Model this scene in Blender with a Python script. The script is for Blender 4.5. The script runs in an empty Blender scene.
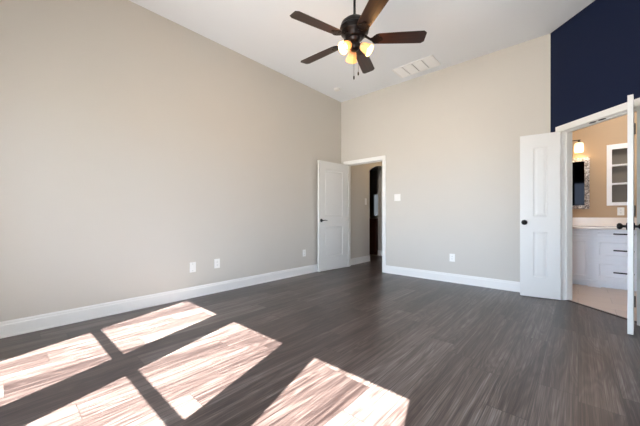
import bpy, bmesh, math, random
from mathutils import Vector, Matrix
from math import sin, cos, pi, radians

sc = bpy.context.scene
C = sc.collection

# ------------------------------------------------------------ camera, light, exposure
YAW = radians(41.782)
cam = bpy.data.cameras.new('camera')
cam.sensor_width = 36.0
cam.lens = 288.83 / 640 * 36
cam.shift_y = 3.34 / 640
cam.clip_start = 0.05
co = bpy.data.objects.new('camera', cam)
C.objects.link(co)
co.location = (0, 0, 1.02)
co.rotation_euler = (pi / 2, 0, YAW)
sc.camera = co

vs = sc.view_settings
vs.view_transform = 'Standard'
vs.look = 'None'
vs.gamma = 1.0
vs.use_curve_mapping = False
vs.exposure = 0.12

SKY = 19.2
world = bpy.data.worlds.new('daylight')
sc.world = world
world.use_nodes = True
wn = world.node_tree
wn.nodes.clear()
wo = wn.nodes.new('ShaderNodeOutputWorld')
wb = wn.nodes.new('ShaderNodeBackground')
tc = wn.nodes.new('ShaderNodeTexCoord')
sx = wn.nodes.new('ShaderNodeSeparateXYZ')
rp = wn.nodes.new('ShaderNodeValToRGB')
mp = wn.nodes.new('ShaderNodeMapRange')
mp.inputs['From Min'].default_value = -1
mp.inputs['From Max'].default_value = 1
wn.links.new(tc.outputs['Generated'], sx.inputs[0])
wn.links.new(sx.outputs['Z'], mp.inputs['Value'])
wn.links.new(mp.outputs['Result'], rp.inputs['Fac'])
wn.links.new(rp.outputs['Color'], wb.inputs['Color'])
wn.links.new(wb.outputs[0], wo.inputs[0])
cr = rp.color_ramp
cr.elements[0].position = 0.0; cr.elements[0].color = (0.70, 0.70, 0.69, 1)     # lawn and paving outside
cr.elements[1].position = 1.0; cr.elements[1].color = (0.50, 0.66, 1.0, 1)
e = cr.elements.new(0.49); e.color = (0.72, 0.72, 0.72, 1)
e = cr.elements.new(0.52); e.color = (0.65, 0.80, 1.0, 1)
# the sky is brighter low down on the side where the sun stands (-Y)
def wmath(op, a, b):
    n = wn.nodes.new('ShaderNodeMath'); n.operation = op
    for i, v in enumerate((a, b)):
        if isinstance(v, (int, float)): n.inputs[i].default_value = v
        else: wn.links.new(v, n.inputs[i])
    return n.outputs[0]
glow = wmath('POWER', wmath('MAXIMUM', wmath('MULTIPLY', sx.outputs['Y'], -1.0), 0.0), 5.0)
wn.links.new(wmath('MULTIPLY', wmath('ADD', wmath('MULTIPLY', glow, 1.0), 0.66), SKY), wb.inputs['Strength'])

SUN = 92.0
sl = bpy.data.lights.new('sun', 'SUN')
sl.energy = SUN
sl.angle = radians(0.3)
sl.color = (1.0, 1.0, 1.0)
so = bpy.data.objects.new('sun', sl)
C.objects.link(so)
so.location = (2, -6, 6)
so.rotation_euler = Vector((-0.33, 1.0, -0.80)).to_track_quat('-Z', 'Y').to_euler()

# ------------------------------------------------------------ main dimensions (metres)
A = -3.612          # left wall, X
B = 4.696           # back wall, Y
H = 3.349           # ceiling
RX = 1.60           # right wall
FY = -1.15          # window wall behind the camera
CX = -0.262         # corner of back wall and diagonal wall
SUMXY = CX + B
T = 0.12
DH = 2.05           # door opening height
R2 = math.sqrt(0.5)
WIN_X = (-2.284, -1.244, -0.179)
WIN_W = 0.71
WIN_TOP, WIN_BOT = 2.136, 0.60

RWY0, RWY1 = 1.3, 2.1      # unseen window added in the right wall to brighten the left wall
for px, py, pw, pd in [(wx, FY-0.10, WIN_W, (0,1,0)) for wx in WIN_X] + [(RX+0.10, (RWY0+RWY1)/2, RWY1-RWY0, (-1,0,0))]:    # portals in the window openings guide the daylight sampling
    al = bpy.data.lights.new('window_portal', 'AREA')
    al.shape = 'RECTANGLE'
    al.size = pw; al.size_y = WIN_TOP - WIN_BOT
    al.cycles.is_portal = True
    ao = bpy.data.objects.new('window_portal', al)
    C.objects.link(ao)
    ao.location = (px, py, (WIN_TOP + WIN_BOT) / 2)
    ao.rotation_euler = Vector(pd).to_track_quat('-Z', 'Z').to_euler()

# ------------------------------------------------------------ materials
def srgb(r, g, b):
    def f(c):
        c /= 255
        return c / 12.92 if c <= 0.04045 else ((c + 0.055) / 1.055) ** 2.4
    return (f(r), f(g), f(b), 1)

def mat(name, col, rough=0.5, metal=0.0, spec=0.5, bump=0.0, bscale=200, vary=0.0, vscale=4, emis=None, estr=0, coat=0):
    m = bpy.data.materials.new(name)
    m.use_nodes = True
    nt = m.node_tree
    p = nt.nodes['Principled BSDF']
    p.inputs['Base Color'].default_value = col
    p.inputs['Roughness'].default_value = rough
    p.inputs['Metallic'].default_value = metal
    p.inputs['Specular IOR Level'].default_value = spec
    p.inputs['Coat Weight'].default_value = coat
    if emis:
        p.inputs['Emission Color'].default_value = emis
        p.inputs['Emission Strength'].default_value = estr
    t = nt.nodes.new('ShaderNodeTexCoord')
    if bump:
        n = nt.nodes.new('ShaderNodeTexNoise')
        n.inputs['Scale'].default_value = bscale
        n.inputs['Detail'].default_value = 2
        b = nt.nodes.new('ShaderNodeBump')
        b.inputs['Strength'].default_value = bump
        b.inputs['Distance'].default_value = 0.002
        nt.links.new(t.outputs['Object'], n.inputs['Vector'])
        nt.links.new(n.outputs['Fac'], b.inputs['Height'])
        nt.links.new(b.outputs['Normal'], p.inputs['Normal'])
    n = nt.nodes.new('ShaderNodeTexNoise')
    n.inputs['Scale'].default_value = vscale
    mr = nt.nodes.new('ShaderNodeMapRange')
    v = max(vary, 0.004)
    mr.inputs['To Min'].default_value = 1 - v
    mr.inputs['To Max'].default_value = 1 + v
    hs = nt.nodes.new('ShaderNodeHueSaturation')
    hs.inputs['Color'].default_value = col
    nt.links.new(t.outputs['Object'], n.inputs['Vector'])
    nt.links.new(n.outputs['Fac'], mr.inputs['Value'])
    nt.links.new(mr.outputs['Result'], hs.inputs['Value'])
    nt.links.new(hs.outputs['Color'], p.inputs['Base Color'])
    return m

M = {}
M['wall'] = mat('wall_paint', srgb(200, 194, 183), 0.62, spec=0.35, bump=0.12, bscale=260, vary=0.01)
M['bath_wall'] = mat('bath_wall_lamplight_tint', srgb(190, 166, 138), 0.62, spec=0.3, bump=0.12, bscale=260)  # warm lamp light is put into this wall colour
M['navy'] = mat('navy_paint', srgb(13, 25, 52), 0.6, spec=0.2, bump=0.12, bscale=260)
M['ceiling'] = mat('ceiling_paint', srgb(237, 239, 240), 0.85, spec=0.2, bump=0.15, bscale=180)
M['trim'] = mat('trim_paint', srgb(232, 230, 224), 0.35, spec=0.5)
M['door'] = mat('door_paint', srgb(218, 216, 210), 0.38, spec=0.5)
M['plastic'] = mat('white_plastic', srgb(238, 236, 230), 0.3)
M['slot'] = mat('dark_slot', srgb(40, 38, 36), 0.6)
M['black'] = mat('black_metal', srgb(18, 17, 18), 0.32, metal=0.6)
M['bronze'] = mat('bronze_metal', srgb(22, 15, 12), 0.3, metal=0.5)
M['hinge'] = mat('hinge_metal', srgb(58, 60, 62), 0.35, metal=0.8)
M['cabinet'] = mat('cabinet_paint', srgb(240, 241, 244), 0.35)
M['counter'] = mat('counter_stone', srgb(238, 228, 218), 0.2, vary=0.02, vscale=30)
M['tile'] = mat('tile', srgb(214, 198, 184), 0.35)
M['strip'] = mat('transition_strip', srgb(62, 50, 44), 0.4)
M['nicheback'] = mat('niche_paint', srgb(120, 112, 102), 0.6)
M['darkwood'] = mat('cabinet_dark_wood', srgb(62, 34, 20), 0.35, vary=0.25, vscale=12)
M['vent'] = mat('vent_enamel', srgb(242, 240, 236), 0.4)
M['vent_gap'] = mat('vent_gap_shade', srgb(95, 93, 90), 0.7)  # dark backing colour paints the shade in the gaps between louvre panels
M['mirrorglass'] = mat('mirror_dark_reflection', srgb(7, 7, 8), 0.04, metal=1.0)  # near-black colour stands in for a dark reflection in the mirror
M['bulb'] = mat('bulb', (1, .8, .5, 1), 0.3, emis=(1.0, 0.72, 0.38, 1), estr=2.5)
M['blind'] = mat('glowing_blind', srgb(190, 190, 190), 0.5, emis=(0.8, 0.9, 1, 1), estr=0.22)  # weak emission stands in for daylight behind the slats

def shade_mat(name, col, ecol, estr):
    m = bpy.data.materials.new(name)
    m.use_nodes = True
    nt = m.node_tree
    nt.nodes.clear()
    o = nt.nodes.new('ShaderNodeOutputMaterial')
    d = nt.nodes.new('ShaderNodeBsdfPrincipled')
    d.inputs['Base Color'].default_value = col
    d.inputs['Roughness'].default_value = 0.35
    d.inputs['Emission Color'].default_value = ecol
    d.inputs['Emission Strength'].default_value = estr
    t = nt.nodes.new('ShaderNodeBsdfTranslucent')
    t.inputs['Color'].default_value = col
    n = nt.nodes.new('ShaderNodeTexNoise'); n.inputs['Scale'].default_value = 25
    r = nt.nodes.new('ShaderNodeMapRange')
    r.inputs['To Min'].default_value = 0.42; r.inputs['To Max'].default_value = 0.58
    x = nt.nodes.new('ShaderNodeMixShader')
    nt.links.new(n.outputs['Fac'], r.inputs['Value'])
    nt.links.new(r.outputs['Result'], x.inputs[0])
    nt.links.new(d.outputs[0], x.inputs[1]); nt.links.new(t.outputs[0], x.inputs[2])
    nt.links.new(x.outputs[0], o.inputs[0])
    return m
M['fanshade'] = shade_mat('alabaster_glass', (0.72, 0.56, 0.38, 1), (1.0, 0.70, 0.36, 1), 0.10)
M['bathshade'] = shade_mat('frosted_glass', (0.9, 0.85, 0.75, 1), (1.0, 0.82, 0.60, 1), 0.8)

def glass_mat():
    m = bpy.data.materials.new('window_glass')
    m.use_nodes = True
    nt = m.node_tree; nt.nodes.clear()
    o = nt.nodes.new('ShaderNodeOutputMaterial')
    t = nt.nodes.new('ShaderNodeBsdfTransparent')
    g = nt.nodes.new('ShaderNodeBsdfGlossy'); g.inputs['Roughness'].default_value = 0.02
    f = nt.nodes.new('ShaderNodeFresnel'); f.inputs['IOR'].default_value = 1.3
    x = nt.nodes.new('ShaderNodeMixShader')
    nt.links.new(f.outputs[0], x.inputs[0]); nt.links.new(t.outputs[0], x.inputs[1]); nt.links.new(g.outputs[0], x.inputs[2])
    nt.links.new(x.outputs[0], o.inputs[0])
    return m
M['glass'] = glass_mat()

def plank_mat():
    m = bpy.data.materials.new('grey_oak_planks')
    m.use_nodes = True
    nt = m.node_tree
    L = nt.links
    p = nt.nodes['Principled BSDF']
    def N(k): return nt.nodes.new(k)
    def math_(op, a=None, b=None):
        n = N('ShaderNodeMath'); n.operation = op
        for i, v in enumerate((a, b)):
            if v is None: continue
            if isinstance(v, (int, float)): n.inputs[i].default_value = v
            else: L.new(v, n.inputs[i])
        return n.outputs[0]
    t = N('ShaderNodeTexCoord')
    s = N('ShaderNodeSeparateXYZ'); L.new(t.outputs['Object'], s.inputs[0])
    PW, PL = 0.185, 1.22
    xr = math_('DIVIDE', s.outputs['X'], PW)
    row = math_('FLOOR', xr)
    w1 = N('ShaderNodeTexWhiteNoise'); w1.noise_dimensions = '1D'; L.new(row, w1.inputs['W'])
    yy = math_('ADD', math_('DIVIDE', s.outputs['Y'], PL), math_('MULTIPLY', w1.outputs['Value'], 7.3))
    col = math_('FLOOR', yy)
    cb = N('ShaderNodeCombineXYZ'); L.new(row, cb.inputs[0]); L.new(col, cb.inputs[1]); cb.inputs[2].default_value = 11.0
    w2 = N('ShaderNodeTexWhiteNoise'); w2.noise_dimensions = '3D'; L.new(cb.outputs[0], w2.inputs['Vector'])
    # seams
    fx = math_('FRACT', xr); fy = math_('FRACT', yy)
    dx = math_('MULTIPLY', math_('MINIMUM', fx, math_('SUBTRACT', 1.0, fx)), PW)
    dy = math_('MULTIPLY', math_('MINIMUM', fy, math_('SUBTRACT', 1.0, fy)), PL)
    dd = math_('MINIMUM', dx, dy)
    seam = N('ShaderNodeMapRange'); L.new(dd, seam.inputs['Value'])
    seam.inputs['From Min'].default_value = 0.0; seam.inputs['From Max'].default_value = 0.0034
    # grain coordinates, offset per plank
    off = math_('MULTIPLY', w2.outputs['Value'], 37.0)
    def grain(sx_, sy_, detail, rough, dist=0.0):
        c = N('ShaderNodeCombineXYZ')
        L.new(math_('ADD', math_('MULTIPLY', s.outputs['X'], sx_), off), c.inputs[0])
        L.new(math_('ADD', math_('MULTIPLY', s.outputs['Y'], sy_), off), c.inputs[1])
        n = N('ShaderNodeTexNoise'); n.inputs['Scale'].default_value = 1.0
        n.inputs['Detail'].default_value = detail; n.inputs['Roughness'].default_value = rough
        n.inputs['Distortion'].default_value = dist
        L.new(c.outputs[0], n.inputs['Vector'])
        return n.outputs['Fac']
    g1 = grain(42, 0.8, 4, 0.62, 0.12)    # long tonal streaks
    g2 = grain(200, 2.6, 3, 0.65, 0.1)   # fine limed pores
    g3 = grain(7, 0.8, 2, 0.5, 0.8)       # broad cathedral figure
    rings = math_('SINE', math_('MULTIPLY', g3, 70.0))
    mix = math_('ADD', math_('MULTIPLY', g1, 0.40), math_('ADD', math_('MULTIPLY', g2, 0.50), math_('MULTIPLY', g3, 0.21)))
    mix = math_('ADD', mix, math_('MULTIPLY', rings, 0.03))
    mix = math_('ADD', mix, math_('MULTIPLY', math_('SUBTRACT', w2.outputs['Value'], 0.5), 0.12))
    r = N('ShaderNodeValToRGB'); L.new(mix, r.inputs['Fac'])
    e = r.color_ramp.elements
    e[0].position = 0.43; e[0].color = srgb(36, 27, 25)
    e[1].position = 0.74; e[1].color = srgb(120, 115, 109)
    k = e.new(0.54); k.color = srgb(64, 52, 48)
    k = e.new(0.635); k.color = srgb(91, 79, 73)
    mx = N('ShaderNodeMix'); mx.data_type = 'RGBA'
    L.new(seam.outputs['Result'], mx.inputs[0])
    mx.inputs[6].default_value = srgb(44, 36, 33)
    L.new(r.outputs['Color'], mx.inputs[7])
    L.new(mx.outputs[2], p.inputs['Base Color'])
    rr = N('ShaderNodeMapRange'); L.new(g2, rr.inputs['Value'])
    rr.inputs['To Min'].default_value = 0.24; rr.inputs['To Max'].default_value = 0.46
    L.new(rr.outputs['Result'], p.inputs['Roughness'])
    p.inputs['Specular IOR Level'].default_value = 0.7
    b = N('ShaderNodeBump'); b.inputs['Strength'].default_value = 0.12; b.inputs['Distance'].default_value = 0.001
    L.new(math_('ADD', math_('MULTIPLY', g2, 0.5), seam.outputs['Result']), b.inputs['Height'])
    L.new(b.outputs['Normal'], p.inputs['Normal'])
    return m
M['plank'] = plank_mat()

def blade_mat():
    m = bpy.data.materials.new('walnut_blade')
    m.use_nodes = True
    nt = m.node_tree; L = nt.links
    p = nt.nodes['Principled BSDF']
    t = nt.nodes.new('ShaderNodeTexCoord')
    mp = nt.nodes.new('ShaderNodeMapping'); mp.inputs['Scale'].default_value = (3, 70, 10)
    n = nt.nodes.new('ShaderNodeTexNoise'); n.inputs['Detail'].default_value = 4; n.inputs['Distortion'].default_value = 0.5
    n.inputs['Scale'].default_value = 1
    r = nt.nodes.new('ShaderNodeValToRGB')
    r.color_ramp.elements[0].position = 0.35; r.color_ramp.elements[0].color = srgb(22, 13, 9)
    r.color_ramp.elements[1].position = 0.7; r.color_ramp.elements[1].color = srgb(56, 30, 18)
    L.new(t.outputs['Object'], mp.inputs[0]); L.new(mp.outputs[0], n.inputs['Vector'])
    L.new(n.outputs['Fac'], r.inputs[0]); L.new(r.outputs[0], p.inputs['Base Color'])
    p.inputs['Roughness'].default_value = 0.3
    return m
M['blade'] = blade_mat()

def mosaic_mat():
    m = bpy.data.materials.new('silver_mosaic')
    m.use_nodes = True
    nt = m.node_tree; L = nt.links
    p = nt.nodes['Principled BSDF']
    t = nt.nodes.new('ShaderNodeTexCoord')
    v = nt.nodes.new('ShaderNodeTexVoronoi'); v.inputs['Scale'].default_value = 85
    r = nt.nodes.new('ShaderNodeValToRGB')
    r.color_ramp.elements[0].position = 0.1; r.color_ramp.elements[0].color = srgb(95, 88, 86)
    r.color_ramp.elements[1].position = 0.9; r.color_ramp.elements[1].color = srgb(225, 220, 218)
    b = nt.nodes.new('ShaderNodeBump'); b.inputs['Distance'].default_value = 0.004
    L.new(t.outputs['Object'], v.inputs['Vector'])
    s = nt.nodes.new('ShaderNodeSeparateColor'); L.new(v.outputs['Color'], s.inputs[0])
    L.new(s.outputs[0], r.inputs[0]); L.new(r.outputs[0], p.inputs['Base Color'])
    L.new(v.outputs['Distance'], b.inputs['Height']); L.new(b.outputs[0], p.inputs['Normal'])
    p.inputs['Metallic'].default_value = 0.6; p.inputs['Roughness'].default_value = 0.3
    return m
M['mosaic'] = mosaic_mat()

def tile_mat():
    m = M['tile']; nt = m.node_tree; L = nt.links
    p = nt.nodes['Principled BSDF']
    t = nt.nodes.new('ShaderNodeTexCoord')
    b = nt.nodes.new('ShaderNodeTexBrick')
    b.inputs['Color1'].default_value = srgb(216, 198, 184); b.inputs['Color2'].default_value = srgb(208, 192, 180)
    b.inputs['Mortar'].default_value = srgb(190, 172, 160)
    b.inputs['Scale'].default_value = 1; b.inputs['Brick Width'].default_value = 0.6
    b.inputs['Row Height'].default_value = 0.3; b.inputs['Mortar Size'].default_value = 0.003
    L.new(t.outputs['Object'], b.inputs['Vector']); L.new(b.outputs['Color'], p.inputs['Base Color'])
tile_mat()

# ------------------------------------------------------------ helpers
def new_bm(): return bmesh.new()

def link(name, bm, m, parent=None, smooth=False, bevel=0.0, loc=None, rot=None, seg=2):
    me = bpy.data.meshes.new(name)
    bmesh.ops.recalc_face_normals(bm, faces=bm.faces)
    bm.to_mesh(me); bm.free()
    me.materials.append(M[m] if isinstance(m, str) else m)
    o = bpy.data.objects.new(name, me)
    C.objects.link(o)
    if parent is not None: o.parent = parent
    if loc is not None: o.location = loc
    if rot is not None: o.rotation_euler = rot
    if smooth:
        for f in me.polygons: f.use_smooth = True
    if bevel:
        b = o.modifiers.new('bevel', 'BEVEL'); b.width = bevel; b.segments = seg; b.limit_method = 'ANGLE'
        b.angle_limit = radians(40)
    return o

def box(bm, x0, x1, y0, y1, z0, z1):
    v = [bm.verts.new(p) for p in ((x0,y0,z0),(x1,y0,z0),(x1,y1,z0),(x0,y1,z0),(x0,y0,z1),(x1,y0,z1),(x1,y1,z1),(x0,y1,z1))]
    for f in ((0,3,2,1),(4,5,6,7),(0,1,5,4),(1,2,6,5),(2,3,7,6),(3,0,4,7)): bm.faces.new([v[i] for i in f])
    return v

def prism(bm, poly, z0, z1):
    lo = [bm.verts.new((x, y, z0)) for x, y in poly]
    hi = [bm.verts.new((x, y, z1)) for x, y in poly]
    n = len(poly)
    bm.faces.new(lo[::-1]); bm.faces.new(hi)
    for i in range(n): bm.faces.new([lo[i], lo[(i+1)%n], hi[(i+1)%n], hi[i]])

def extrude_profile(bm, prof, p0, p1, out):
    """prof: list of (offset from wall, z); p0,p1 XY ends along the wall; out: unit vector into the room"""
    a = [bm.verts.new((p0[0] + out[0]*d, p0[1] + out[1]*d, z)) for d, z in prof]
    b = [bm.verts.new((p1[0] + out[0]*d, p1[1] + out[1]*d, z)) for d, z in prof]
    n = len(prof)
    bm.faces.new(a[::-1]); bm.faces.new(b)
    for i in range(n): bm.faces.new([a[i], a[(i+1)%n], b[(i+1)%n], b[i]])

def lathe(bm, prof, seg=32, mtx=None, cap=True):
    rings = []
    for r, z in prof:
        ring = []
        for k in range(seg):
            an = 2*pi*k/seg
            p = Vector((r*cos(an), r*sin(an), z))
            if mtx is not None: p = mtx @ p
            ring.append(bm.verts.new(p))
        rings.append(ring)
    for a, b in zip(rings, rings[1:]):
        for k in range(seg): bm.faces.new([a[k], a[(k+1)%seg], b[(k+1)%seg], b[k]])
    if cap:
        bm.faces.new(rings[0][::-1]); bm.faces.new(rings[-1])

def tube(bm, pts, r, seg=10):
    pts = [Vector(p) for p in pts]
    rings = []
    for i, p in enumerate(pts):
        d = (pts[min(i+1, len(pts)-1)] - pts[max(i-1, 0)]).normalized()
        up = Vector((0,0,1)) if abs(d.z) < 0.9 else Vector((1,0,0))
        a = d.cross(up).normalized(); b = d.cross(a)
        rr = r[i] if isinstance(r, (list, tuple)) else r
        rings.append([bm.verts.new(p + a*rr*cos(2*pi*k/seg) + b*rr*sin(2*pi*k/seg)) for k in range(seg)])
    for a, b in zip(rings, rings[1:]):
        for k in range(seg): bm.faces.new([a[k], a[(k+1)%seg], b[(k+1)%seg], b[k]])
    bm.faces.new(rings[0][::-1]); bm.faces.new(rings[-1])

def panel_board(bm, w, h, t, panels, steps, both=True, x0=0.0, z0=0.0, y0=0.0):
    """board in XZ, thickness t centred on y0, moulded panels. steps: (inset, depth) rings"""
    xs = sorted({0, w} | {p[0] for p in panels} | {p[1] for p in panels})
    zs = sorted({0, h} | {p[2] for p in panels} | {p[3] for p in panels})
    for side in ((-1, 1) if both else (-1,)):
        Y = y0 + side*t/2
        def V(x, z, d=0): return bm.verts.new((x0+x, Y - side*d, z0+z))
        for i in range(len(xs)-1):
            for j in range(len(zs)-1):
                cx, cz = (xs[i]+xs[i+1])/2, (zs[j]+zs[j+1])/2
                if any(p[0] < cx < p[1] and p[2] < cz < p[3] for p in panels): continue
                bm.faces.new([V(xs[i],zs[j]), V(xs[i+1],zs[j]), V(xs[i+1],zs[j+1]), V(xs[i],zs[j+1])])
        for (a, b, c, d) in panels:
            prev = (0, 0)
            for st in list(steps):
                def R(s): i, dp = s; return [V(a+i,c+i,dp), V(b-i,c+i,dp), V(b-i,d-i,dp), V(a+i,d-i,dp)]
                o_, n_ = R(prev), R(st)
                for k in range(4): bm.faces.new([o_[k], o_[(k+1)%4], n_[(k+1)%4], n_[k]])
                prev = st
            i, dp = prev
            bm.faces.new([V(a+i,c+i,dp), V(b-i,c+i,dp), V(b-i,d-i,dp), V(a+i,d-i,dp)])
    def q(*ps): bm.faces.new([bm.verts.new((x0+x, y0+y, z0+z)) for x, y, z in ps])
    s = t/2
    q((0,-s,0),(0,s,0),(0,s,h),(0,-s,h)); q((w,-s,0),(w,s,0),(w,s,h),(w,-s,h))
    q((0,-s,0),(w,-s,0),(w,s,0),(0,s,0)); q((0,-s,h),(w,-s,h),(w,s,h),(0,s,h))
    if not both: q((0,s,0),(w,s,0),(w,s,h),(0,s,h))
    bmesh.ops.remove_doubles(bm, verts=bm.verts, dist=1e-5)

def empty(name, loc=(0,0,0), rz=0):
    o = bpy.data.objects.new(name, None); C.objects.link(o)
    o.location = loc; o.rotation_euler = (0,0,rz); o.empty_display_size = 0.1
    return o

def tag(o, label, cat, group=None):
    o['label'] = label; o['category'] = cat
    if group: o['group'] = group
    return o

def struct(o, label=None, cat=None):
    o['kind'] = 'structure'
    if label: o['label'] = label
    if cat: o['category'] = cat
    return o

# ------------------------------------------------------------ structure: walls
def wall(name, polys, m='wall', label=None):
    bm = new_bm()
    for poly, z0, z1 in polys: prism(bm, poly, z0, z1)
    return struct(link(name, bm, m), label, 'wall')

wall('wall_left', [([(A-T,FY-T),(A,FY),(A,B),(A-T,B)], 0, H)], label='long beige left wall of the empty bedroom')
OL, OR = -3.470, -2.665     # bedroom doorway
J = 0.018
def rect(x0, x1, y0, y1): return [(x0,y0),(x1,y0),(x1,y1),(x0,y1)]
wall('wall_back', [(rect(A-T, OL-J, B, B+T), 0, H),
                   (rect(OL-J, OR+J, B, B+T), DH+J, H),
                   ([(OR+J,B),(CX,B),(CX+0.0497,B+T),(OR+J,B+T)], 0, H)], label='beige back wall with the open doorway to the hall')
# diagonal wall in its own coordinate s along (1,-1)/sqrt2, n along (1,1)/sqrt2 (away from the room)
def D(s, n=0): return (CX + R2*s + R2*n, B - R2*s + R2*n)
S0, S1 = 0.165, 0.964
SEND = (RX - CX) / R2
def dpoly(s0, s1, n0=0, n1=T, m0=0, m1=0): return [D(s0,n0), D(s1,n0), D(s1+m1,n1), D(s0+m0,n1)]
mit = 0.0497
wall('wall_diagonal', [(dpoly(0, S0-J, m0=-mit), 0, H), (dpoly(S0-J, S1+J), DH+J, H), (dpoly(S1+J, SEND, m1=mit), 0, H)],
     'navy', 'navy blue diagonal wall above the double bathroom doors')
DY = SUMXY - RX
wall('wall_right', [([(RX,FY),(RX+T,FY-T),(RX+T,RWY0),(RX,RWY0)], 0, H), ([(RX,RWY1),(RX+T,RWY1),(RX+T,DY+mit),(RX,DY)], 0, H),
                    (rect(RX, RX+T, RWY0, RWY1), 0, WIN_BOT), (rect(RX, RX+T, RWY0, RWY1), WIN_TOP, H)])
# window wall behind the camera
polys = []
FRM = 0.05
z0, z1 = WIN_BOT-FRM, WIN_TOP+0.12
edges = [A]
for wx in WIN_X: edges += [wx-WIN_W/2-FRM, wx+WIN_W/2+FRM]
edges.append(RX)
for i in range(0, len(edges), 2):
    l, r = edges[i], edges[i+1]
    polys.append(([(l,FY),(r,FY),(r+(T if r==RX else 0),FY-T),(l-(T if l==A else 0),FY-T)][::-1], 0, H))
for wx in WIN_X:
    polys.append((rect(wx-WIN_W/2-FRM, wx+WIN_W/2+FRM, FY-T, FY), 0, z0))
    polys.append((rect(wx-WIN_W/2-FRM, wx+WIN_W/2+FRM, FY-T, FY), z1, H))
wall('wall_front', polys)

bm = new_bm()
prism(bm, [(A-T,FY-T),(RX+T,FY-T),(RX+T,DY+mit),D(0,T),(A-T,B+T)], H, H+0.1)
struct(link('ceiling', bm, 'ceiling'), 'flat white bedroom ceiling', 'ceiling')
bm = new_bm()
prism(bm, [(A-T,FY-T),(RX+T,FY-T),(RX+T,DY+mit),D(0,T*0.5),(CX+mit/2,B+T/2),(A-T,B+T/2)], -0.1, 0)
struct(link('floor', bm, 'plank'), 'grey brown wood plank bedroom floor', 'floor')

# hall beyond the bedroom doorway
HX = -3.545
HZ = 2.74
AY0, AY1, ASP, AAP = 5.66, 6.66, 2.06, 2.23
bm = new_bm(); prism(bm, rect(-7.0, -1.2, B+T/2, 10.0), -0.1, 0)
struct(link('floor_hallway', bm, 'plank'))
bm = new_bm(); prism(bm, rect(-7.0, -1.2, B+T, 10.0), HZ, HZ+0.1)
struct(link('ceiling_hallway', bm, 'ceiling'))
bm = new_bm()
prism(bm, rect(HX-T, HX, B+T, AY0), 0, HZ)
# arched head
n = 20
pts = [(AY0, HZ)] + [(AY0 + (AY1-AY0)*k/n, ASP + (AAP-ASP)*sin(pi*k/n)**0.8) for k in range(n+1)] + [(AY1, HZ)]
def yz_prism(bm, pts, x0, x1):
    a = [bm.verts.new((x0,y,z)) for y,z in pts]; b = [bm.verts.new((x1,y,z)) for y,z in pts]
    bm.faces.new(a); bm.faces.new(b[::-1])
    for i in range(len(pts)): bm.faces.new([a[i], a[(i+1)%len(pts)], b[(i+1)%len(pts)], b[i]])
for k in range(n):
    y_a, za = pts[1+k]; y_b, zb = pts[2+k]
    yz_prism(bm, [(y_a,za),(y_b,zb),(y_b,HZ),(y_a,HZ)], HX-T, HX)
prism(bm, rect(HX-0.37, HX, AY1, 8.2), 0, HZ)
bmesh.ops.remove_doubles(bm, verts=bm.verts, dist=1e-5)
struct(link('wall_hallway', bm, 'wall'), 'beige hall wall with an arched opening seen through the doorway', 'wall')
wall('wall_hallway_right', [(rect(-2.2, -2.08, B+T, 8.2), 0, HZ)])
wall('wall_hallway_end', [(rect(HX, -2.08, 8.2, 8.32), 0, HZ)])
# far room
FWX0, FWX1, FWZ0, FWZ1 = -5.77, -5.50, 1.06, 1.85
wall('wall_far_room', [(rect(-7, FWX0, 9.5, 9.62), 0, HZ), (rect(FWX1, HX, 9.5, 9.62), 0, HZ),
                       (rect(FWX0, FWX1, 9.5, 9.62), 0, FWZ0), (rect(FWX0, FWX1, 9.5, 9.62), FWZ1, HZ),
                       (rect(-7.12, -7, B+T, 9.62), 0, HZ), (rect(-7, HX-T, B+T, B+2*T), 0, HZ),
                       (rect(HX-0.37, HX, 8.32, 9.5), 0, HZ)])

# bathroom shell
VF, VB = 5.73, 6.30
BZ = 2.74
BL, BR = -0.75, 2.6
NX0, NX1, NZ0, NZ1 = 0.375, 0.570, 1.215, 2.055
bm = new_bm()
prism(bm, [D(0,T*0.5), (RX+T, DY+mit/2), (BR, DY), (BR,VB), (BL,VB), (BL,B+T), (CX+mit*0.8,B+T)], -0.1, 0.0)
struct(link('floor_bathroom', bm, 'tile'), 'pale beige bathroom tile floor', 'floor')
wall('wall_bathroom', [(rect(BL, NX0, VB, VB+0.15), 0, BZ), (rect(NX1, BR, VB, VB+0.15), 0, BZ),
                       (rect(NX0, NX1, VB, VB+0.15), 0, NZ0), (rect(NX0, NX1, VB, VB+0.15), NZ1, BZ),
                       (rect(BL-T, BL, B+T, VB+0.15), 0, BZ), (rect(BR, BR+T, DY-0.2, VB+0.15), 0, BZ)], 'bath_wall',
     'bathroom wall behind the vanity, warm lamp light in its tan colour')
# bathroom side of the bedroom walls, the tan colour carries the warm lamp light
bm = new_bm()
for s0_, s1_, za, zb in ((0, S0-J, 0, BZ), (S0-J, S1+J, DH+J, BZ), (S1+J, SEND, 0, BZ)):
    prism(bm, [D(s0_,T), D(s1_,T), D(s1_,T+0.006), D(s0_,T+0.006)], za, zb)
prism(bm, rect(BL, CX+0.04, B+T, B+T+0.006), 0, BZ)
prism(bm, rect(RX+T, BR, DY-0.1, DY), 0, BZ)
struct(link('wall_bathroom_entry', bm, 'bath_wall'))
bm = new_bm(); prism(bm, [D(0,T), (RX+T, DY+mit), (BR, DY-0.1), (BR,VB), (BL,VB), (BL,B+T)], BZ, BZ+0.1)
struct(link('ceiling_bathroom', bm, 'ceiling'))
bm = new_bm(); prism(bm, [D(S0,0.045), D(S1,0.045), D(S1,0.08), D(S0,0.08)], 0.0, 0.006)
struct(link('trim_threshold', bm, 'strip', bevel=0.002), 'dark threshold strip under the bathroom doors', 'trim')

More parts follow.
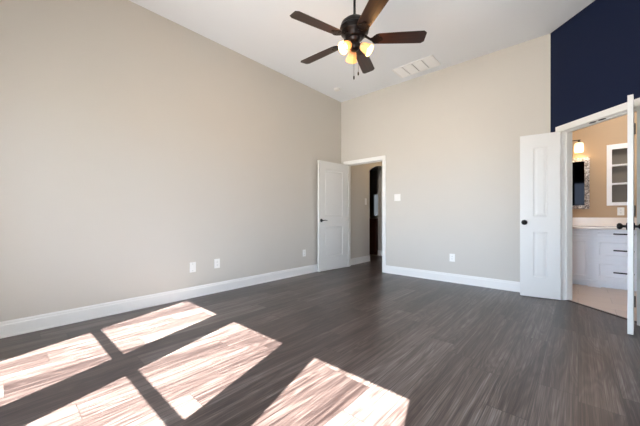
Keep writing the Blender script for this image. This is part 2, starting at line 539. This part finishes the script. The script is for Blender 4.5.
# ------------------------------------------------------------ baseboards, casings, jambs
BP = [(0,0),(0.020,0),(0.020,0.010),(0.014,0.018),(0.014,0.104),(0.010,0.110),(0.010,0.122),(0.005,0.135),(0,0.135)]
def base(name, runs, label=None):
    bm = new_bm()
    for p0, p1, out in runs: extrude_profile(bm, BP, p0, p1, out)
    return struct(link(name, bm, 'trim'), label, 'baseboard')
CW = 0.075
base('baseboard_left', [((A,FY),(A,B),(1,0))], 'tall white baseboard along the left wall')
base('baseboard_back', [((A,B),(OL-CW,B),(0,-1)), ((OR+CW,B),(CX,B),(0,-1))], 'white baseboard along the back wall')
dn = (-R2,-R2)
base('baseboard_diagonal', [(D(0),D(S0-CW-0.005),dn), (D(S1+CW),D(SEND),dn)])
base('baseboard_right', [((RX,FY),(RX,DY),(-1,0))])
base('baseboard_front', [((A,FY),(RX,FY),(0,1))])
base('baseboard_hallway', [((HX,B+T+0.01),(HX,AY0),(1,0)), ((HX,AY0),(HX-T,AY0),(0,1)), ((HX-0.37,AY1),(HX,AY1),(0,-1)), ((HX,AY1),(HX,8.2),(1,0))])

def casing(name, P, s0, s1, n_front, label):
    """P(s,n) gives XY; frame around an opening from s0 to s1, jamb depth T"""
    bm = new_bm()
    t = 0.018
    def bx(sa, sb, na, nb, za, zb):
        prism(bm, [P(sa,na),P(sb,na),P(sb,nb),P(sa,nb)], za, zb)
    for nn in ((-t, 0), (T, T+t)):
        bx(s0-CW, s0-0.004, *nn, 0, DH+0.004); bx(s1+0.004, s1+CW, *nn, 0, DH+0.004); bx(s0-CW, s1+CW, *nn, DH+0.004, DH+CW)
    # jamb liners and stops
    bx(s0-J, s0, 0, T, 0, DH+J); bx(s1, s1+J, 0, T, 0, DH+J); bx(s0, s1, 0, T, DH, DH+J)
    bx(s0, s0+0.011, 0.045, 0.085, 0, DH-0.011); bx(s1-0.011, s1, 0.045, 0.085, 0, DH-0.011); bx(s0, s1, 0.045, 0.085, DH-0.011, DH)
    return struct(link(name, bm, 'trim', bevel=0.003), label, 'trim')
casing('trim_1', lambda s, n: (s, B+n), OL, OR, 0, 'white casing around the bedroom doorway')
casing('trim_2', D, S0, S1, 0, 'white casing around the bathroom double doorway')

# ball catch plates under the bathroom door head
tr = [o for o in C.objects if o.name == 'trim_2'][0]
for s in (0.515, 0.617):
    bm = new_bm()
    x, y = D(s, 0.022)
    lathe(bm, [(0.027,0),(0.027,0.004),(0.010,0.004),(0.009,0.0)], 16, Matrix.Translation((x,y,DH-0.0045)) @ Matrix.Rotation(-pi/4,4,'Z') @ Matrix.Diagonal((1.35,0.7,1,1)))
    link('strike_plate', bm, 'slot', tr)

# ------------------------------------------------------------ doors
ZP = ((0.25, 0.82), (1.01, 1.875))
STEPS = [(0.010, 0.008), (0.022, 0.008), (0.040, 0.003)]
def make_door(name, w, h, px, loc, rz, label):
    bm = new_bm()
    panel_board(bm, w, h, 0.035, [(px[0], px[1], za, zb) for za, zb in ZP], STEPS)
    o = link(name, bm, 'door', bevel=0.0015, loc=loc, rot=(0,0,rz), seg=1)
    return struct(o, label, 'door')

def add_hinges(d, h, side, m='trim'):
    for z in (0.20, h/2+0.03, h-0.22):
        bm = new_bm()
        lathe(bm, [(0.006,z-0.048),(0.006,z+0.048)], 10, Matrix.Translation((-0.004, side*0.021, 0)))
        lathe(bm, [(0.004,z+0.048),(0.007,z+0.052),(0.003,z+0.058)], 10, Matrix.Translation((-0.004, side*0.021, 0)))
        box(bm, -0.004, -0.001, -0.016, 0.016, z-0.045, z+0.045)
        link('hinge', bm, m, d, smooth=False)

def add_knob(d, x, z, kind):
    for side in (-1, 1):
        R = Matrix.Translation((x, side*0.0175, z)) @ Matrix.Rotation(-side*pi/2, 4, 'X')
        bm = new_bm()
        if kind == 'knob':
            lathe(bm, [(0.033,0),(0.033,0.004),(0.029,0.008),(0.012,0.010),(0.011,0.026),(0.017,0.032),(0.026,0.038),(0.029,0.048),(0.027,0.058),(0.018,0.066),(0.006,0.068)], 28, R)
            link('door_knob', bm, 'black', d, smooth=True, bevel=0.001)
        else:
            lathe(bm, [(0.032,0),(0.032,0.005),(0.027,0.010),(0.011,0.012),(0.010,0.045),(0.006,0.048)], 24, R)
            p = [(x, side*(0.0175+0.042), z), (x-0.03, side*(0.0175+0.046), z+0.002), (x-0.07, side*(0.0175+0.044), z+0.004), (x-0.115, side*(0.0175+0.040), z-0.004)]
            tube(bm, p, [0.010,0.009,0.008,0.006])
            link('lever_handle', bm, 'black', d, smooth=True)

# bedroom door, swung into the room close to the left wall
hx, hy = OL+0.004, B-0.022
fx, fy = -3.532, 3.905
w1 = math.hypot(fx-hx, fy-hy)
d1 = make_door('door_1', w1, 2.035, (0.135, w1-0.14), (hx,hy,0.010), math.atan2(fy-hy, fx-hx), 'white two panel bedroom door swung open against the left wall')
add_knob(d1, w1-0.062, 0.935, 'lever'); add_hinges(d1, 2.035, 1)
# double bathroom doors
px_, py_ = D(S0+0.002, -0.024)
fx, fy = -0.564, 4.500
w2 = 0.402
d2 = make_door('door_2', w2, 2.04, (0.125, 0.265), (px_,py_,0.008), math.atan2(fy-py_, fx-px_), 'narrow white two panel bathroom door folded back to the beige wall')
add_knob(d2, w2-0.045, 0.935, 'knob'); add_hinges(d2, 2.04, -1)
def on_ray(px, dist_from=None, t=None):
    u = (px - 320) / 288.83
    return Vector((-sin(YAW) + u*cos(YAW), cos(YAW) + u*sin(YAW)))
r_ = on_ray(634.3); t_ = (SUMXY - 0.020) / (r_.x + r_.y)
ph = r_ * t_                                   # hinge end of the right face
q_ = on_ray(633.4)
tt = t_
while (q_*tt - ph).length < w2: tt -= 0.002
dv = (q_*tt - ph).normalized()
off_ = Vector((dv.y, -dv.x)) * 0.0175
if off_.x > 0: off_ = -off_
px_, py_ = ph + off_
fx, fy = Vector((px_, py_)) + dv * w2
d3 = make_door('door_3', w2, 2.055, (0.125, 0.265), (px_,py_,0.008), math.atan2(fy-py_, fx-px_), 'narrow white bathroom door seen edge on at the right')
add_knob(d3, w2-0.045, 0.925, 'knob'); add_hinges(d3, 2.055, 1, 'hinge')

# ------------------------------------------------------------ windows behind the camera
for i, wx in enumerate(WIN_X):
    w = struct(empty('window_%d' % (i+1), (wx, FY, WIN_BOT)), 'tall double hung window in the wall behind the camera', 'window')
    hw = WIN_W/2; hh = WIN_TOP-WIN_BOT
    ZR = 1.390 - WIN_BOT; ZR2 = 1.430 - WIN_BOT
    bm = new_bm()
    box(bm, -hw-FRM, -hw, -0.05, 0.0, -FRM, hh+0.12); box(bm, hw+0.022, hw+FRM, -0.05, 0, -FRM, hh+0.12)
    box(bm, -hw, hw+0.022, -0.05, 0, hh+0.045, hh+0.12); box(bm, -hw, hw+0.022, -0.05, 0, -FRM, 0)
    link('window_frame', bm, 'trim', w)
    bm = new_bm(); box(bm, -hw, hw+0.022, -0.04, -0.01, ZR, ZR2); link('meeting_rail', bm, 'trim', w)
    bm = new_bm(); box(bm, -hw, hw+0.022, -0.027, -0.023, 0.0, hh+0.045); link('pane', bm, 'glass', w)
    bm = new_bm(); box(bm, -hw-0.09, hw+0.09, 0.0, 0.05, -FRM-0.02, -FRM); link('window_sill', bm, 'trim', w, bevel=0.004)
w = struct(empty('window_5', (RX, (RWY0+RWY1)/2, WIN_BOT)), 'unseen window added in the right wall to let in more daylight', 'window')
hw = (RWY1-RWY0)/2; hh = WIN_TOP-WIN_BOT
bm = new_bm()
for a_ in ((-hw, -hw+0.04, 0, hh), (hw-0.04, hw, 0, hh), (-hw+0.04, hw-0.04, 0, 0.04), (-hw+0.04, hw-0.04, hh-0.04, hh), (-hw+0.04, hw-0.04, 0.75, 0.80)): box(bm, 0.03, 0.07, a_[0], a_[1], a_[2], a_[3])
link('window_frame', bm, 'trim', w)
bm = new_bm(); box(bm, 0.048, 0.052, -hw+0.04, hw-0.04, 0.04, hh-0.04); link('pane', bm, 'glass', w)
w = struct(empty('window_4', ((FWX0+FWX1)/2, 9.5, FWZ0)), 'small window with pale blinds far beyond the arch', 'window')
bm = new_bm(); hw = (FWX1-FWX0)/2
for k in range(16): box(bm, -hw, hw, 0.03, 0.034, 0.001+k*0.049, 0.050+k*0.049)
link('blinds', bm, 'blind', w)
bm = new_bm()
for a_ in ((-hw, -hw+0.03, 0.0, 0.79), (hw-0.03, hw, 0, 0.79), (-hw, hw, -0.03, 0.0), (-hw, hw, 0.77, 0.79)): box(bm, a_[0], a_[1], -0.02, 0.02, a_[2], a_[3])
link('window_frame', bm, 'trim', w)

# ------------------------------------------------------------ dark cabinet in the far room
r = tag(empty('sideboard', (-4.6, 6.98, 0)), 'dark brown wood cabinet seen through the arch beyond the hall', 'cabinet')
bm = new_bm(); box(bm, -0.68, 0.62, -0.29, 0.30, 0.0, 0.93); link('body', bm, 'darkwood', r, bevel=0.004)
bm = new_bm(); box(bm, -0.70, 0.64, -0.33, 0.31, 0.93, 0.965); link('top', bm, 'darkwood', r, bevel=0.004)
for k in range(3):
    bm = new_bm(); panel_board(bm, 0.40, 0.80, 0.02, [(0.06,0.34,0.06,0.74)], [(0.004,0.006)], both=False, x0=-0.66+k*0.43, z0=0.08, y0=-0.301)
    link('door', bm, 'darkwood', r)

# ------------------------------------------------------------ ceiling fan
FX, FYY, FZ = -1.605, 2.295, 2.722
fan = tag(empty('ceiling_fan', (FX, FYY, FZ)), 'dark bronze ceiling fan with five walnut blades and three glass lamp shades', 'ceiling fan')
bm = new_bm(); lathe(bm, [(0.012, 0.20), (0.012, H-FZ-0.05)], 16); link('downrod', bm, 'black', fan, smooth=True)
bm = new_bm(); lathe(bm, [(0.020,H-FZ-0.085),(0.045,H-FZ-0.075),(0.066,H-FZ-0.03),(0.070,H-FZ)], 32); link('canopy', bm, 'bronze', fan, smooth=True, bevel=0.002)
bm = new_bm()
lathe(bm, [(0.018,0.235),(0.030,0.228),(0.034,0.20),(0.060,0.192),(0.100,0.176),(0.128,0.150),(0.138,0.118),(0.138,0.085),(0.132,0.075),(0.132,0.060),(0.120,0.050),(0.095,0.030),(0.085,0.012),(0.060,0.004)][::-1], 40)
link('motor_housing', bm, 'bronze', fan, smooth=True, bevel=0.0015)
bm = new_bm(); lathe(bm, [(0.1385,0.093),(0.1415,0.098),(0.1415,0.106),(0.1385,0.111)], 40); link('trim_ring', bm, 'black', fan, smooth=True)
bm = new_bm()
lathe(bm, [(0.020,-0.105),(0.040,-0.098),(0.052,-0.080),(0.056,-0.050),(0.044,-0.030),(0.040,-0.010),(0.062,0.0),(0.062,0.006)], 32)
link('light_fitter', bm, 'bronze', fan, smooth=True)
TW = -1.847
tipR = 0.665
blade_first = None
for k in range(5):
    an = TW - k*2*pi/5
    if blade_first is None:
        bm = new_bm()
        half = [(0.185,0.030),(0.20,0.050),(0.225,0.060),(0.32,0.064),(0.45,0.068),(0.60,0.071),(0.642,0.072),(tipR+0.004,0.050)]
        outl = half + [(x,-y) for x, y in half[::-1]]
        lo = [bm.verts.new((x,y,-0.003)) for x,y in outl]; hi = [bm.verts.new((x,y,0.003)) for x,y in outl]
        bm.faces.new(lo[::-1]); bm.faces.new(hi)
        for i in range(len(outl)): bm.faces.new([lo[i],lo[(i+1)%len(outl)],hi[(i+1)%len(outl)],hi[i]])
        b = link('blade', bm, 'blade', fan, bevel=0.0015)
        b.rotation_mode = 'XYZ'
        blade_first = b
        # blade iron: arm from the motor, then a scalloped plate under the blade root
        bm = new_bm()
        prof = [(0.085,0.018),(0.12,0.014),(0.15,0.013),(0.168,0.022),(0.18,0.040),(0.20,0.052),(0.222,0.050),(0.232,0.036),(0.240,0.026),(0.255,0.022),(0.268,0.010)]
        o2 = prof + [(x,-y) for x,y in prof[::-1]]
        def zz(x): return -0.006 + (0.055*max(0, (0.155-x)/0.07) if x < 0.155 else 0)
        lo = [bm.verts.new((x,y,zz(x)-0.004)) for x,y in o2]; hi = [bm.verts.new((x,y,zz(x)+0.002)) for x,y in o2]
        m_ = len(prof)
        for i in range(m_-1):
            j = len(o2)-1-i
            bm.faces.new([lo[i],lo[i+1],lo[j-1],lo[j]]); bm.faces.new([hi[i],hi[i+1],hi[j-1],hi[j]])
        for i in range(len(o2)): bm.faces.new([lo[i],lo[(i+1)%len(o2)],hi[(i+1)%len(o2)],hi[i]])
        for sx_, sy_ in ((0.205,0.03),(0.205,-0.03),(0.25,0)):
            lathe(bm, [(0.006,-0.014),(0.008,-0.012),(0.008,-0.009)], 10, Matrix.Translation((sx_,sy_,0)))
        iron = link('blade_iron', bm, 'bronze', b)
        iron_first = iron
    else:
        b = blade_first.copy(); C.objects.link(b); b.parent = fan
        iron = iron_first.copy(); C.objects.link(iron); iron.parent = b
    b.rotation_euler = Matrix.Rotation(an, 4, 'Z').to_3x3().__matmul__(Matrix.Rotation(radians(-12), 3, 'X')).to_euler()

cam_right = math.atan2(sin(YAW), cos(YAW))
def fan_shade(ang, n):
    # ang measured in the camera's frame: 0 = right, 90 = away
    az = YAW + radians(ang)
    tilt = radians(52)
    ax = Vector((cos(az)*sin(tilt), sin(az)*sin(tilt), -cos(tilt)))
    start = Vector((cos(az)*0.034, sin(az)*0.034, -0.055))
    neck = start + Vector((cos(az)*0.014, sin(az)*0.014, 0.000))
    bm = new_bm(); tube(bm, [start, neck, neck + ax*0.02], [0.010,0.011,0.012])
    q = Vector((0,0,1)).rotation_difference(ax).to_matrix().to_4x4()
    mt = Matrix.Translation(neck + ax*0.012) @ q
    lathe(bm, [(0.012,-0.004),(0.026,0.002),(0.027,0.016),(0.024,0.016)], 24, mt)
    link('lamp_arm', bm, 'bronze', fan, smooth=True)
    bm = new_bm()
    out = [(0.024,0.008),(0.030,0.014),(0.038,0.030),(0.043,0.050),(0.047,0.075),(0.054,0.100),(0.058,0.112)]
    inn = [(r_-0.003, z_) for r_, z_ in out[::-1]]
    lathe(bm, out + inn, 32, mt, cap=False)
    sh = link('lamp_shade', bm, 'fanshade', fan, smooth=True)
    bm = new_bm()
    lathe(bm, [(0.009,0.012),(0.010,0.030),(0.020,0.050),(0.024,0.066),(0.019,0.082),(0.006,0.089)], 20, mt)
    link('bulb', bm, 'bulb', sh, smooth=True)
    p = mt @ Vector((0,0,0.128))
    ld = bpy.data.lights.new('fan_lamp', 'POINT'); ld.energy = FAN_W; ld.color = (1.0, 0.55, 0.20); ld.shadow_soft_size = 0.02
    lo_ = bpy.data.objects.new('fan_lamp', ld); C.objects.link(lo_); lo_.parent = fan; lo_.location = p
FAN_W = 7.0
for k, a_ in enumerate((97, -18, -143)): fan_shade(a_, k)
for (dx_, dy_, L_) in ((0.0, 0.05, 0.225), (0.04, 0.03, 0.195)):
    az = YAW
    x = cos(az)*dx_ - sin(az)*dy_; y = sin(az)*dx_ + cos(az)*dy_
    bm = new_bm(); tube(bm, [(x*0.5,y*0.5,-0.09),(x*0.8,y*0.8,-0.105),(x,y,-0.125),(x,y,-0.10-L_)], 0.0016, 6)
    pc = link('pull_chain', bm, 'hinge', fan)
    bm = new_bm(); lathe(bm, [(0.003,0),(0.007,-0.006),(0.007,-0.030),(0.003,-0.036)][::-1], 12, Matrix.Translation((x,y,-0.10-L_)))
    link('pull_knob', bm, 'black', pc, smooth=True)

# ------------------------------------------------------------ ceiling vent and detector
v = tag(empty('ceiling_vent', (-1.888, 4.352, H)), 'white louvred air return grille on the ceiling near the back wall', 'vent')
bm = new_bm()
W_, L_ = 0.325, 0.172
for a_ in ((-W_,W_,-L_,-L_+0.022),(-W_,W_,L_-0.022,L_),(-W_,-W_+0.022,-L_,L_),(W_-0.022,W_,-L_,L_)): box(bm, a_[0],a_[1],a_[2],a_[3],-0.012,0)
link('frame', bm, 'vent', v, bevel=0.002)
bm = new_bm(); box(bm, -W_+0.01, W_-0.01, -L_+0.01, L_-0.01, -0.001, 0); link('backing', bm, 'vent_gap', v)
pw_ = (2*W_ - 0.044 - 3*0.010) / 4
for i in range(4):
    xa = -W_+0.022 + i*(pw_+0.010); xb = xa + pw_
    bm = new_bm()
    box(bm, xa, xa+0.008, -L_+0.022, L_-0.022, -0.012, -0.001); box(bm, xb-0.008, xb, -L_+0.022, L_-0.022, -0.012, -0.001)
    for j in range(20):
        y = -L_+0.030 + j*0.0165
        vv = box(bm, xa, xb, y-0.0088, y+0.0088, -0.0095, -0.0085)
        for q_ in vv: q_.co.z += (y-q_.co.y)*0.30
    link('louvre_panel', bm, 'vent', v)
d = tag(empty('smoke_detector', (-3.283, 4.14, H)), 'small round white detector on the ceiling near the far corner', 'smoke detector')
bm = new_bm(); lathe(bm, [(0.062,-0.008),(0.062,0)], 32); link('base', bm, 'plastic', d, smooth=False)
bm = new_bm(); lathe(bm, [(0.018,-0.036),(0.040,-0.033),(0.052,-0.024),(0.055,-0.008)], 32); link('cover', bm, 'plastic', d, smooth=True)

# ------------------------------------------------------------ wall plates
def plate_base(name, loc, rz, w, h, label, cat, group=None):
    r = tag(empty(name, loc, rz), label, cat, group)      # local: x along wall, -y into the room
    bm = new_bm(); box(bm, -w/2, w/2, -0.006, 0, -h/2, h/2); link('cover_plate', bm, 'plastic', r, bevel=0.003)
    return r
def duplex(r):
    for dz in (-0.020, 0.020):
        bm = new_bm(); lathe(bm, [(0.016,0),(0.016,0.003)], 20, Matrix.Translation((0,-0.006,dz)) @ Matrix.Rotation(pi/2,4,'X')); s = link('socket', bm, 'plastic', r)
        bm = new_bm()
        box(bm, -0.007,-0.0045,-0.0096,-0.009,dz-0.002,dz+0.007); box(bm, 0.0045,0.007,-0.0096,-0.009,dz-0.002,dz+0.006); box(bm,-0.002,0.002,-0.0096,-0.009,dz-0.009,dz-0.005)
        link('slots', bm, 'slot', s)
def toggle(r, xs):
    for x in xs:
        bm = new_bm(); box(bm, x-0.016, x+0.016, -0.0075, -0.006, -0.033, 0.033)
        s = link('rocker', bm, 'plastic', r, bevel=0.001)
LW = pi/2      # rotation so local -y points to +X
r = plate_base('wall_plate', (A, 1.640, 0.380), LW, 0.080, 0.125, 'blank white cover plate on the left wall, nearer the camera', 'wall plate')
for dz in (-0.042, 0.042):
    bm = new_bm(); lathe(bm, [(0.0035,0),(0.003,0.0015)], 10, Matrix.Translation((0,-0.006,dz)) @ Matrix.Rotation(pi/2,4,'X')); link('screw', bm, 'hinge', r)
r = plate_base('wall_outlet', (A, 1.968, 0.388), LW, 0.080, 0.125, 'white electrical outlet on the left wall beside the blank plate', 'outlet'); duplex(r)
r = plate_base('wall_outlet', (A, 3.62, 0.372), LW, 0.075, 0.12, 'white electrical outlet on the left wall next to the open door', 'outlet'); duplex(r)
r = plate_base('wall_outlet', (-1.452, B, 0.380), 0, 0.078, 0.120, 'white electrical outlet low on the back wall', 'outlet'); duplex(r)
r = plate_base('light_switch', (-2.369, B, 1.352), 0, 0.118, 0.120, 'white double light switch right of the bedroom doorway', 'light switch'); toggle(r, (-0.023,0.023))
r = plate_base('light_switch', (HX, 5.505, 1.352), LW, 0.078, 0.145, 'light switch on the hall wall seen through the doorway', 'light switch'); toggle(r, (0,))
r = plate_base('wall_outlet', (0.482, VB, 1.095), 0, 0.075, 0.120, 'cream electrical outlet above the bathroom counter', 'outlet'); duplex(r)

# ------------------------------------------------------------ bathroom vanity
va = tag(empty('bathroom_vanity', (0.16, VF, 0)), 'white bathroom vanity cabinet with black bar handles', 'cabinet')
X0, X1 = -0.90, 1.20
bm = new_bm()
box(bm, X0, X1, 0.045, VB-VF-0.002, 0.095, 0.832)
box(bm, X0, X1, 0.006, 0.045, 0.824+0.004, 0.832)
link('body', bm, 'cabinet', va, bevel=0.002)
bm = new_bm()
box(bm, X0, X1, 0.075, 0.09, 0.0, 0.095)
link('toe_kick', bm, 'cabinet', va)
bm = new_bm()
for fx_ in (-0.50, -0.02, 0.63, 1.13):
    box(bm, fx_-0.035, fx_+0.105 if fx_ > -0.1 else fx_+0.07, 0.005, 0.06, 0.0, 0.095)
box(bm, X0, X1, 0.012, 0.03, 0.062, 0.095)
link('base_rail', bm, 'cabinet', va, bevel=0.003)
ST = [(0.009, 0.014)]
def front(name, x0, x1, za, zb, handle=None):
    bm = new_bm(); w, h = x1-x0, zb-za
    f_ = 0.05 if h > 0.2 else 0.028
    panel_board(bm, w, h, 0.02, [(f_, w-f_, f_, h-f_)], ST, both=False, x0=x0, z0=za, y0=0.010)
    box(bm, x0+0.01, x1-0.01, 0.02, 0.045, za+0.01, zb-0.01)
    o = link(name, bm, 'cabinet', va)
    if handle:
        cx_, cz, L2 = handle
        bm = new_bm()
        box(bm, cx_-L2/2, cx_+L2/2, -0.036, -0.024, cz-0.009, cz+0.009)
        for s_ in (-1,1): box(bm, cx_+s_*(L2/2-0.02)-0.004, cx_+s_*(L2/2-0.02)+0.004, -0.026, 0.0, cz-0.004, cz+0.004)
        link('handle', bm, 'black', o, bevel=0.002)
for xa in (-0.90, -0.455):
    front('drawer', xa+0.005, xa+0.435, 0.722, 0.822)
    front('door', xa+0.005, xa+0.435, 0.106, 0.702, None)
front('drawer', 0.012, 0.60, 0.722, 0.822, (0.305, 0.774, 0.20))
front('drawer', 0.012, 0.60, 0.416, 0.702, (0.305, 0.545, 0.20))
front('drawer', 0.012, 0.60, 0.106, 0.396, (0.305, 0.238, 0.20))
front('drawer', 0.62, 1.19, 0.718, 0.824)
front('door', 0.62, 1.19, 0.108, 0.706)
ct = new_bm(); box(ct, BL+0.001, 1.40, VF-0.028, VB-0.001, 0.834, 0.868)
c_ = tag(link('countertop', ct, 'counter', bevel=0.004), 'pale stone countertop on the white bathroom vanity', 'countertop')
bm = new_bm(); box(bm, BL+0.001, 1.40, VB-0.018, VB-0.001, 0.868, 1.000); link('backsplash', bm, 'counter', c_, bevel=0.002)

# mirror with mosaic frame
mi = tag(empty('wall_mirror', (0.008, VB, 1.55)), 'narrow mirror with silver mosaic frame above the bathroom counter', 'mirror')
bm = new_bm()
hw, hh, fw = 0.128, 0.412, 0.060
for a_ in ((-hw,-hw+fw*0.85,-hh,hh),(hw-fw,hw,-hh,hh),(-hw+fw*0.85,hw-fw,hh-fw,hh),(-hw+fw*0.85,hw-fw,-hh,-hh+fw)):
    box(bm, a_[0],a_[1],-0.030,-0.001,a_[2],a_[3])
link('mirror_frame', bm, 'mosaic', mi, bevel=0.004)
bm = new_bm(); box(bm, -hw+0.03, hw-0.03, -0.016, -0.004, -hh+0.03, hh-0.03); link('mirror_glass', bm, 'mirrorglass', mi)

# vanity light
vl = tag(empty('vanity_light', (-0.16, VB, 2.235)), 'bronze wall light bar with glowing frosted shade above the mirror', 'wall lamp')
bm = new_bm(); box(bm, -0.06, 0.06, -0.025, -0.001, -0.045, 0.055); link('back_plate', bm, 'bronze', vl, bevel=0.006)
bm = new_bm(); tube(bm, [(-0.19,-0.12,0.0),(0.19,-0.12,0.0)], 0.007); tube(bm, [(0,-0.12,0),(0,-0.02,0)], 0.007); link('bar', bm, 'bronze', vl, smooth=True)
for x in (-0.17, 0.17):
    bm = new_bm(); lathe(bm, [(0.030,-0.045),(0.026,-0.030),(0.012,-0.022),(0.011,0.004)], 20, Matrix.Translation((x,-0.12,0))); link('socket_cup', bm, 'bronze', vl, smooth=True)
    bm = new_bm(); pr_ = [(0.030,-0.040),(0.050,-0.052),(0.057,-0.080),(0.058,-0.175),(0.055,-0.195)]
    lathe(bm, pr_ + [(r_-0.003,z_) for r_,z_ in pr_[::-1]], 28, Matrix.Translation((x,-0.12,0)), cap=False)
    s_ = link('lamp_shade', bm, 'bathshade', vl, smooth=True)
    bm = new_bm(); lathe(bm, [(0.010,-0.045),(0.012,-0.07),(0.026,-0.10),(0.026,-0.125),(0.008,-0.145)][::-1], 16, Matrix.Translation((x,-0.12,0))); link('bulb', bm, 'bulb', s_, smooth=True)
    ld = bpy.data.lights.new('bath_lamp', 'POINT'); ld.energy = 3.2; ld.color = (1.0, 0.72, 0.42); ld.shadow_soft_size = 0.04
    lo_ = bpy.data.objects.new('bath_lamp', ld); C.objects.link(lo_); lo_.parent = vl; lo_.location = (x, -0.12, -0.166)

# niche shelf
ni = tag(empty('recessed_shelf', ((NX0+NX1)/2, VB, NZ0)), 'white framed recessed wall shelf with dark compartments in the bathroom', 'shelf')
w = (NX1-NX0)/2; h = NZ1-NZ0
bm = new_bm()
for a_ in ((-w-0.045,-w+0.012,-0.03,h+0.065),(w-0.012,w+0.045,-0.03,h+0.065),(-w+0.012,w-0.012,h-0.012,h+0.065),(-w+0.012,w-0.012,-0.03,0.02)):
    box(bm, a_[0],a_[1],-0.018,0.0,a_[2],a_[3])
link('face_frame', bm, 'cabinet', ni, bevel=0.002)
bm = new_bm()
box(bm, -w, w, 0.105, 0.115, 0, h); box(bm,-w,-w+0.006,0,0.105,0,h); box(bm,w-0.006,w,0,0.105,0,h); box(bm,-w,w,0,0.105,h-0.006,h); box(bm,-w,w,0,0.105,0,0.006)
link('box', bm, 'nicheback', ni)
for z in (1.517, 1.80):
    bm = new_bm(); box(bm, -w+0.006, w-0.006, -0.004, 0.104, z-NZ0-0.012, z-NZ0+0.012); link('shelf', bm, 'cabinet', ni, bevel=0.002)

# unseen lamps added to brighten the bathroom and the hall
def dome(name, loc, label, energy, col):
    r = tag(empty(name, loc), label, 'ceiling lamp')
    bm = new_bm(); lathe(bm, [(0.15,-0.02),(0.15,0)], 32); link('base', bm, 'bronze', r)
    bm = new_bm(); lathe(bm, [(0.02,-0.095),(0.07,-0.085),(0.115,-0.06),(0.135,-0.02)], 32, cap=True); link('lamp_shade', bm, 'bathshade', r, smooth=True)
    ld = bpy.data.lights.new(name, 'POINT'); ld.energy = energy; ld.color = col; ld.shadow_soft_size = 0.1
    o = bpy.data.objects.new(name + '_light', ld); C.objects.link(o); o.parent = r; o.location = (0,0,-0.20)
BATH_W, HALL_W = 22, 9
dome('fill_lamp', (0.55, 5.42, BZ), 'unseen round lamp added to brighten the bathroom', BATH_W, (1.0, 0.92, 0.84))
dome('fill_lamp', (-2.85, 5.9, HZ), 'unseen round lamp added to brighten the hall', HALL_W, (1.0, 0.75, 0.5))
